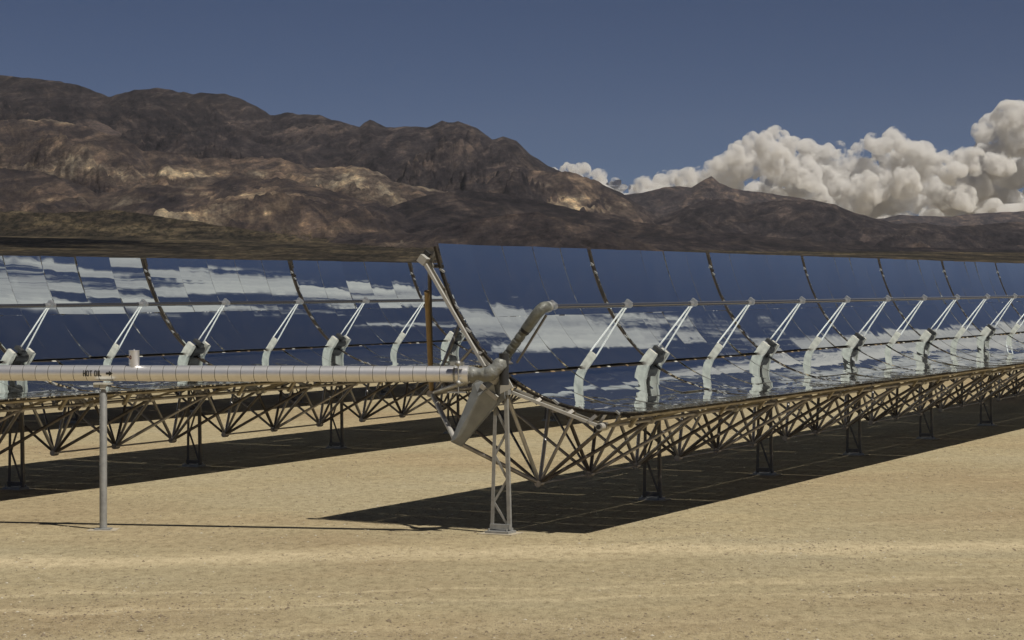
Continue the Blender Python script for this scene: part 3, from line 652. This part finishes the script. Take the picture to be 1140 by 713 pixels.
# ------------------------------------------------------------------ ground
def ground_mat():
    m=bpy.data.materials.new('graded_desert_sand'); m.use_nodes=True; nt=m.node_tree; b=nt.nodes['Principled BSDF']; lk=nt.links.new
    b.inputs['Roughness'].default_value=.95; b.inputs['Specular IOR Level'].default_value=.15
    tc=N(nt,'ShaderNodeTexCoord')
    def noise(scale,detail,rough,mscale=(1,1,1),rot=0.):
        mr=N(nt,'ShaderNodeMapping'); mr.inputs['Rotation'].default_value=(0,0,rot); mp=N(nt,'ShaderNodeMapping'); mp.inputs['Scale'].default_value=mscale
        n=N(nt,'ShaderNodeTexNoise',Scale=scale,Detail=detail,Roughness=rough); lk(tc.outputs['Object'],mr.inputs[0]); lk(mr.outputs[0],mp.inputs[0]); lk(mp.outputs[0],n.inputs['Vector']); return n
    big=noise(.06,6.,.6); streak=noise(1.,8.,.66,(.16,.30,1),R(-13)); streak.inputs['Distortion'].default_value=1.2; fine=noise(5.,8.,.8,(1.,.45,1.)); grit=noise(22.,4.,.8,(1.,.30,1.))
    rp=ramp(nt,[(.30,(.290,.218,.128)),(.50,(.335,.280,.172)),(.70,(.365,.318,.212))]); lk(big.outputs['Fac'],rp.inputs[0])
    rs=ramp(nt,[(.50,(0,0,0)),(.60,(1,1,1))]); lk(streak.outputs['Fac'],rs.inputs[0])
    mx=N(nt,'ShaderNodeMix',data_type='RGBA'); mm=N(nt,'ShaderNodeMath',operation='MULTIPLY'); lk(rs.outputs[0],mm.inputs[0]); mm.inputs[1].default_value=.3
    lk(mm.outputs[0],mx.inputs['Factor']); lk(rp.outputs[0],mx.inputs['A']); mx.inputs['B'].default_value=(.46,.375,.225,1)
    # graded haul track and wheel marks crossing in front of the rows
    sxyz=N(nt,'ShaderNodeSeparateXYZ'); lk(tc.outputs['Object'],sxyz.inputs[0]); wv=noise(.11,4.,.6)
    def op(o_,a_,b_,c_=None):
        m_=N(nt,'ShaderNodeMath',operation=o_)
        for i_,v_ in enumerate((a_,b_,c_)):
            if v_ is None: continue
            if isinstance(v_,(int,float)): m_.inputs[i_].default_value=v_
            else: lk(v_,m_.inputs[i_])
        return m_.outputs[0]
    dist=op('ADD',op('MULTIPLY_ADD',sxyz.outputs['X'],-.16,sxyz.outputs['Y']),op('MULTIPLY_ADD',wv.outputs['Fac'],5.,-2.5))
    patch=noise(.5,5.,.65)
    tot=None
    for c_,w_,a_ in ((46.6,1.5,1.15),(41.2,.30,.60),(39.4,.28,.65),(36.6,.5,.35),(51.5,.5,.25)):
        g_=op('MAXIMUM',op('SUBTRACT',1.,op('DIVIDE',op('ABSOLUTE',op('SUBTRACT',dist,c_),0),w_)),0.)
        g_=op('MULTIPLY',op('MULTIPLY',g_,a_*1.6),patch.outputs['Fac']); tot=g_ if tot is None else op('ADD',tot,g_)
    tk=N(nt,'ShaderNodeMix',data_type='RGBA'); lk(op('MINIMUM',tot,.85),tk.inputs['Factor']); lk(mx.outputs['Result'],tk.inputs['A']); tk.inputs['B'].default_value=(.50,.415,.265,1); mx=tk
    rf=ramp(nt,[(.36,(.60,.57,.52)),(.5,(1,1,1)),(.66,(1.28,1.28,1.28))]); lk(fine.outputs['Fac'],rf.inputs[0])
    ml=N(nt,'ShaderNodeMix',data_type='RGBA',blend_type='MULTIPLY'); ml.inputs['Factor'].default_value=.8; lk(mx.outputs['Result'],ml.inputs['A']); lk(rf.outputs[0],ml.inputs['B'])
    rg=ramp(nt,[(.36,(.25,.22,.18)),(.44,(1,1,1)),(.62,(1,1,1)),(.70,(1.5,1.5,1.5))]); lk(grit.outputs['Fac'],rg.inputs[0])
    m2=N(nt,'ShaderNodeMix',data_type='RGBA',blend_type='MULTIPLY'); m2.inputs['Factor'].default_value=.6; lk(ml.outputs['Result'],m2.inputs['A']); lk(rg.outputs[0],m2.inputs['B'])
    lk(m2.outputs['Result'],b.inputs['Base Color'])
    b1=N(nt,'ShaderNodeBump',Strength=1.,Distance=.035); lk(fine.outputs['Fac'],b1.inputs['Height'])
    b2=N(nt,'ShaderNodeBump',Strength=.8,Distance=.10); lk(streak.outputs['Fac'],b2.inputs['Height']); lk(b1.outputs[0],b2.inputs['Normal'])
    b3=N(nt,'ShaderNodeBump',Strength=.8,Distance=.015); lk(grit.outputs['Fac'],b3.inputs['Height']); lk(b2.outputs[0],b3.inputs['Normal']); lk(b3.outputs[0],b.inputs['Normal'])
    return m
M_GROUND=ground_mat()
mb=MB(); G=30000.
mb.add([(-G,-G,0),(G,-G,0),(G,G,0),(-G,G,0)],[(0,1,2,3)]); g=mb.build('ground',M_GROUND); tag(g,kind='structure')
# loose stones
def stones():
    ico=np.array([(0,0,1),(.9,0,.3),(.28,.85,.3),(-.72,.53,.3),(-.72,-.53,.3),(.28,-.85,.3)])
    fs=np.array([(0,1,2),(0,2,3),(0,3,4),(0,4,5),(0,5,1)]); n=70000; g_=np.random.default_rng(5)
    Z=33.5+48*g_.random(n)**1.8; x=g_.uniform(-.235,.235,n)*Z
    cl=fbm(x*.35,Z*.35,4,77); keep=g_.random(n)<np.clip((cl-.30)*2.8,.12,1); Z=Z[keep]; x=x[keep]; n=len(Z)      # stones lie in drifts
    r=.007+.021*g_.random(n)**4; big=g_.random(n)<.0008; r=np.where(big,.035+.02*g_.random(n),r)
    a=g_.random(n)*6.283; sx,sy,sz=g_.uniform(.7,1.4,(3,n)); jit=g_.uniform(.75,1.25,(n,6))
    X_=ico[None,:,0]*sx[:,None]*jit; Y_=ico[None,:,1]*sy[:,None]*jit; ca,sa=np.cos(a)[:,None],np.sin(a)[:,None]
    V=np.stack([x[:,None]+(X_*ca-Y_*sa)*r[:,None]*1.15, Z[:,None]+(X_*sa+Y_*ca)*r[:,None]*1.15, (ico[None,:,2]*sz[:,None]*.85-.15)*r[:,None]],-1).reshape(-1,3)
    Fc=(np.arange(n)[:,None,None]*6+fs[None]).reshape(-1,3); u_=g_.random(n); MI=np.repeat(np.where(u_<.42,0,np.where(u_<.93,1,2)),5)
    me=bpy.data.meshes.new('loose_stones'); me.vertices.add(len(V)); me.vertices.foreach_set('co',V.astype(np.float32).ravel())
    nf=len(Fc); me.loops.add(nf*3); me.loops.foreach_set('vertex_index',Fc.astype(np.int32).ravel()); me.polygons.add(nf); me.polygons.foreach_set('loop_start',np.arange(nf,dtype=np.int32)*3); me.update(calc_edges=True)
    for m in (mat('brown_stone',(.17,.13,.085),.9),mat('tan_stone',(.30,.245,.155),.9),mat('pale_stone',(.46,.41,.32),.85)): me.materials.append(m)
    me.polygons.foreach_set('material_index',MI.astype(np.int32)); me.update()
    o=link('loose_stones',me); tag(o,'small brown and pale stones scattered over the sandy ground','stones',kind='stuff')
stones()

# ------------------------------------------------------------------ cumulus bank beyond the right-hand hills
def n3(p,seed):
    x,y,z=p[:,0],p[:,1],p[:,2]; return (vnoise(x+z*.71,y-z*.53,seed)+vnoise(y+3.3+x*.37,z+1.7,seed+5)+vnoise(z+7.1,x+2.9-y*.41,seed+9))/3
def ico_sphere(sub):
    import bmesh
    bm=bmesh.new(); bmesh.ops.create_icosphere(bm,subdivisions=sub,radius=1); bm.verts.ensure_lookup_table()
    v=np.array([q.co[:] for q in bm.verts]); f=np.array([[q.index for q in p.verts] for p in bm.faces]); bm.free(); return v,f
M_CLOUD=bpy.data.materials.new('cloud_vapour'); M_CLOUD.use_nodes=True
nt=M_CLOUD.node_tree; nt.nodes.remove(nt.nodes['Principled BSDF'])
pv=nt.nodes.new('ShaderNodeVolumePrincipled'); pv.inputs['Color'].default_value=(.885,.875,.86,1); pv.inputs['Density'].default_value=.017; pv.inputs['Anisotropy'].default_value=.0
_tc=nt.nodes.new('ShaderNodeTexCoord'); _n=nt.nodes.new('ShaderNodeTexNoise'); _n.inputs['Scale'].default_value=.0075; _n.inputs['Detail'].default_value=5.; _n.inputs['Roughness'].default_value=.62
_m=nt.nodes.new('ShaderNodeMapRange'); _m.inputs['From Min'].default_value=.445; _m.inputs['From Max'].default_value=.53; _m.inputs['To Min'].default_value=0.; _m.inputs['To Max'].default_value=.026
nt.links.new(_tc.outputs['Object'],_n.inputs['Vector']); nt.links.new(_n.outputs['Fac'],_m.inputs['Value']); nt.links.new(_m.outputs[0],pv.inputs['Density'])
nt.links.new(pv.outputs[0],nt.nodes['Material Output'].inputs['Volume'])
def cloud_mesh(spheres,sub=3,seed=0,voxel=14.,wl=260.,flat=.9):
    """puffs fused into one skin, then billowed"""
    sv,sf=ico_sphere(sub); V=[];Fs=[];b=0
    for (c,r) in spheres: V.append(sv*r*np.array([1,1,flat])+np.array(c)); Fs.append(sf+b); b+=len(sv)
    V=np.concatenate(V);Fs=np.concatenate(Fs).astype(np.int32)
    me=bpy.data.meshes.new('tmp_cloud'); me.from_pydata(V.tolist(),[],Fs.tolist())
    o=bpy.data.objects.new('tmp_cloud',me); C.objects.link(o)
    md=o.modifiers.new('r','REMESH'); md.mode='VOXEL'; md.voxel_size=voxel
    bpy.context.view_layer.update(); me2=bpy.data.meshes.new_from_object(o.evaluated_get(bpy.context.evaluated_depsgraph_get()))
    bpy.data.objects.remove(o); me2.name='cloud'
    for rnd,(ws,am) in enumerate(((wl,.30),(wl*.42,.32),(wl*.17,.24),(wl*.075,.14))):
        n=len(me2.vertices); co=np.empty(n*3,np.float32); me2.vertices.foreach_get('co',co); co=co.reshape(-1,3).astype(float)
        no=np.empty(n*3,np.float32); me2.vertex_normals.foreach_get('vector',no); no=no.reshape(-1,3)
        q=co/ws+seed; nn=np.abs(n3(q+.35*n3(q*.7,3)[:,None],31+rnd*13)*2-1)
        co=co+no*((.30-nn*1.7)*am*ws)[:,None]
        me2.vertices.foreach_set('co',co.astype(np.float32).ravel()); me2.update()
    me2.polygons.foreach_set('use_smooth',np.ones(len(me2.polygons),bool)); me2.materials.clear(); me2.materials.append(M_CLOUD); return me2
def cloud_bank():
    prof=np.array([(600,200),(620,186),(635,181),(655,181),(668,189),(690,198),(715,197),(740,190),(765,187),(782,182),(800,168),(825,152),(845,142),(856,137),(872,143),(890,152),(912,152),(940,158),(962,152),(985,141),(1002,143),(1015,152),(1035,158),(1060,166),(1082,164),(1092,138),(1105,124),(1125,110),(1145,106),(1180,120),(1230,110),(1300,140)],float)
    r_=random.Random(4); sp=[]; D0=21000.
    def put(x,y,rp,D):
        r=rp/F_PX*D; sp.append(((( x-570)/F_PX*D, D, CAM_H+(YH-y)/F_PX*D),r))
    x=606.
    while x<1290:
        yt=np.interp(x,prof[:,0],prof[:,1]); big=np.interp(x,[600,700,850,1100,1300],[8,10,15,17,22]); rp=big*r_.uniform(.7,1.15)
        put(x,yt+rp*1.0,rp,D0+r_.uniform(-400,400)); x+=rp*.75
    for k in range(9):                                 # lower rows of the bank stand a little further back
        x=610.
        while x<1290:
            yt=np.interp(x,prof[:,0],prof[:,1]); rp=np.interp(x,[600,700,850,1300],[8,11,18,23])*r_.uniform(.6,1.25)
            y=yt+ rp + (k+1)*r_.uniform(8,15)
            if y<285: put(x,y,rp,D0+(-260 if r_.random()<.22 else 170*(k+1))+r_.uniform(-250,250))
            x+=rp*r_.uniform(.9,1.4)
    o=link('cumulus_bank',cloud_mesh(sp,3,2.3,16.,250.)); tag(o,'bank of cream cumulus clouds above the hills on the right','clouds',kind='stuff')
cloud_bank()
def shade_clouds():
    S=Vector((.45,-.39,1.))
    # real clouds standing high over the valley, out of the frame; their shade falls on range and valley floor
    for k,(tgt,rx,ry,alt) in enumerate([((-700,3150,50),330,300,1500)]):
        c=Vector(tgt)+S*(alt-tgt[2]); rr=random.Random(k+20); sp=[]
        for i in range(26):
            a=rr.random()*6.28; q=math.sqrt(rr.random()); r=rr.uniform(.22,.38)*ry
            sp.append(((c.x+math.cos(a)*q*rx*.85,c.y+math.sin(a)*q*ry*.8,c.z+rr.uniform(-.1,.25)*r),r))
        o=link('overhead_cloud',cloud_mesh(sp,3,k*7.7,16.,260.))
        tag(o,['small overhead cloud whose shade darkens the valley floor at the left','broad overhead cloud whose shade darkens the high dark range','overhead cloud whose shade darkens the hills on the right'][k],'cloud')
shade_clouds()

# ------------------------------------------------------------------ haze
mh=bpy.data.materials.new('desert_air'); mh.use_nodes=True; nt=mh.node_tree; nt.nodes.remove(nt.nodes['Principled BSDF'])
pv=nt.nodes.new('ShaderNodeVolumePrincipled'); pv.inputs['Color'].default_value=(.80,.84,.95,1); pv.inputs['Density'].default_value=HAZE; pv.inputs['Anisotropy'].default_value=.2
nt.links.new(pv.outputs[0],nt.nodes['Material Output'].inputs['Volume'])
mb=MB(); mb.box((0,8400,560),(6500,0,0),(0,8800,0),(0,0,572)); hz=mb.build('haze',mh); tag(hz,'thin pale desert haze in front of the far ranges','haze',kind='stuff')

# ------------------------------------------------------------------ world
w=bpy.data.worlds.new('World'); sc.world=w; w.use_nodes=True; nt=w.node_tree; lk=nt.links.new
bg=nt.nodes['Background']; bg.inputs['Strength'].default_value=1.0
SUN=Vector((.45,-.39,1.)).normalized(); el=math.asin(SUN.z); az=math.atan2(SUN.x,SUN.y)
sky=N(nt,'ShaderNodeTexSky',sky_type='NISHITA'); sky.sun_disc=False; sky.sun_elevation=el; sky.sun_rotation=az
sky.altitude=2000; sky.air_density=.5; sky.dust_density=.15; sky.ozone_density=4.0
SKY_K=.05; CLOUD_K=.36
sk=N(nt,'ShaderNodeVectorMath',operation='SCALE'); sk.inputs['Scale'].default_value=SKY_K; gr=N(nt,'ShaderNodeVectorMath',operation='MULTIPLY'); gr.inputs[1].default_value=(.59,.555,.60); lk(sky.outputs[0],gr.inputs[0]); lk(gr.outputs[0],sk.inputs[0])
tc=N(nt,'ShaderNodeTexCoord'); sx=N(nt,'ShaderNodeSeparateXYZ'); lk(tc.outputs['Generated'],sx.inputs[0])
mp=N(nt,'ShaderNodeMapping'); mp.inputs['Scale'].default_value=(7.,7.,19.); mp.inputs['Location'].default_value=(CLX,1.7,.4); lk(tc.outputs['Generated'],mp.inputs[0])
cn=N(nt,'ShaderNodeTexNoise',Scale=.80,Detail=9.,Roughness=.58,Distortion=.5); lk(mp.outputs[0],cn.inputs['Vector'])
c2=N(nt,'ShaderNodeTexNoise',Scale=1.5,Detail=6.,Roughness=.6); lk(mp.outputs[0],c2.inputs['Vector'])
cc=ramp(nt,[(.3,(.62*CLOUD_K,.61*CLOUD_K,.63*CLOUD_K)),(.7,(1.3*CLOUD_K,1.24*CLOUD_K,1.13*CLOUD_K))]); lk(c2.outputs['Fac'],cc.inputs[0])
def smooth(src,a,b,inv=False):
    m_=N(nt,'ShaderNodeMapRange',interpolation_type='SMOOTHSTEP'); m_.inputs['From Min'].default_value=a; m_.inputs['From Max'].default_value=b
    m_.inputs['To Min'].default_value=1. if inv else 0.; m_.inputs['To Max'].default_value=0. if inv else 1.; lk(src,m_.inputs['Value']); return m_.outputs[0]
def mul(a,b,op='MULTIPLY'):
    m_=N(nt,'ShaderNodeMath',operation=op)
    for i_,v_ in enumerate((a,b)):
        if isinstance(v_,float): m_.inputs[i_].default_value=v_
        else: lk(v_,m_.inputs[i_])
    return m_.outputs[0]
# weather: a field of flat clouds stands to the right of the view, 13 to 28 degrees up
rat=N(nt,'ShaderNodeMath',operation='ARCTAN2'); lk(sx.outputs['X'],rat.inputs[0]); lk(sx.outputs['Y'],rat.inputs[1]); AZ=rat.outputs[0]; ZZ=sx.outputs['Z']
zone=mul(mul(smooth(AZ,R(22),R(31)),smooth(AZ,R(75),R(110),True)),mul(smooth(ZZ,.280,.325),smooth(ZZ,.43,.50,True)))
low=mul(mul(smooth(AZ,R(-30),R(-5)),smooth(AZ,R(20),R(29),True)),mul(smooth(ZZ,.118,.14),smooth(ZZ,.27,.36,True)))
thr=mul(mul(zone,.182),mul(low,.215),'ADD')
raw=mul(cn.outputs['Fac'],thr,'ADD')
cr=mul(smooth(raw,.585,.665),smooth(mul(zone,low,'ADD'),.02,.30))
mk2=N(nt,'ShaderNodeMath',operation='MULTIPLY'); lk(cr,mk2.inputs[0]); lk(smooth(ZZ,.120,.135),mk2.inputs[1])
mk3=N(nt,'ShaderNodeMath',operation='MULTIPLY'); lk(mk2.outputs[0],mk3.inputs[0]); mk3.inputs[1].default_value=.95
mx=N(nt,'ShaderNodeMix',data_type='RGBA'); lk(mk3.outputs[0],mx.inputs['Factor']); lk(sk.outputs[0],mx.inputs['A']); lk(cc.outputs[0],mx.inputs['B'])
lk(mx.outputs['Result'],bg.inputs['Color'])

sl=bpy.data.lights.new('sun','SUN'); sl.energy=4.8; sl.angle=R(.53); sl.color=(1.,.95,.86)
so=bpy.data.objects.new('sun',sl); C.objects.link(so); so.rotation_euler=SUN.to_track_quat('Z','Y').to_euler(); so.location=(0,0,60)

# ------------------------------------------------------------------ camera and render settings
cam=bpy.data.cameras.new('camera'); co=bpy.data.objects.new('camera',cam); C.objects.link(co); sc.camera=co
co.location=(0,0,CAM_H); co.rotation_euler=(PI/2,0,0); cam.sensor_width=36; cam.lens=F_PX/1140*36
cam.shift_y=-(356.5-YH)/1140; cam.clip_start=.5; cam.clip_end=60000
sc.view_settings.view_transform='Standard'; sc.view_settings.look='None'; sc.view_settings.exposure=0; sc.view_settings.gamma=1
sc.render.engine='CYCLES'; cy=sc.cycles; cy.use_denoising=True
cy.max_bounces=8; cy.glossy_bounces=5; cy.diffuse_bounces=3; cy.transmission_bounces=2; cy.volume_bounces=7; cy.volume_step_rate=.12; cy.volume_max_steps=160; cy.sample_clamp_indirect=8; cy.caustics_reflective=True; cy.caustics_refractive=False
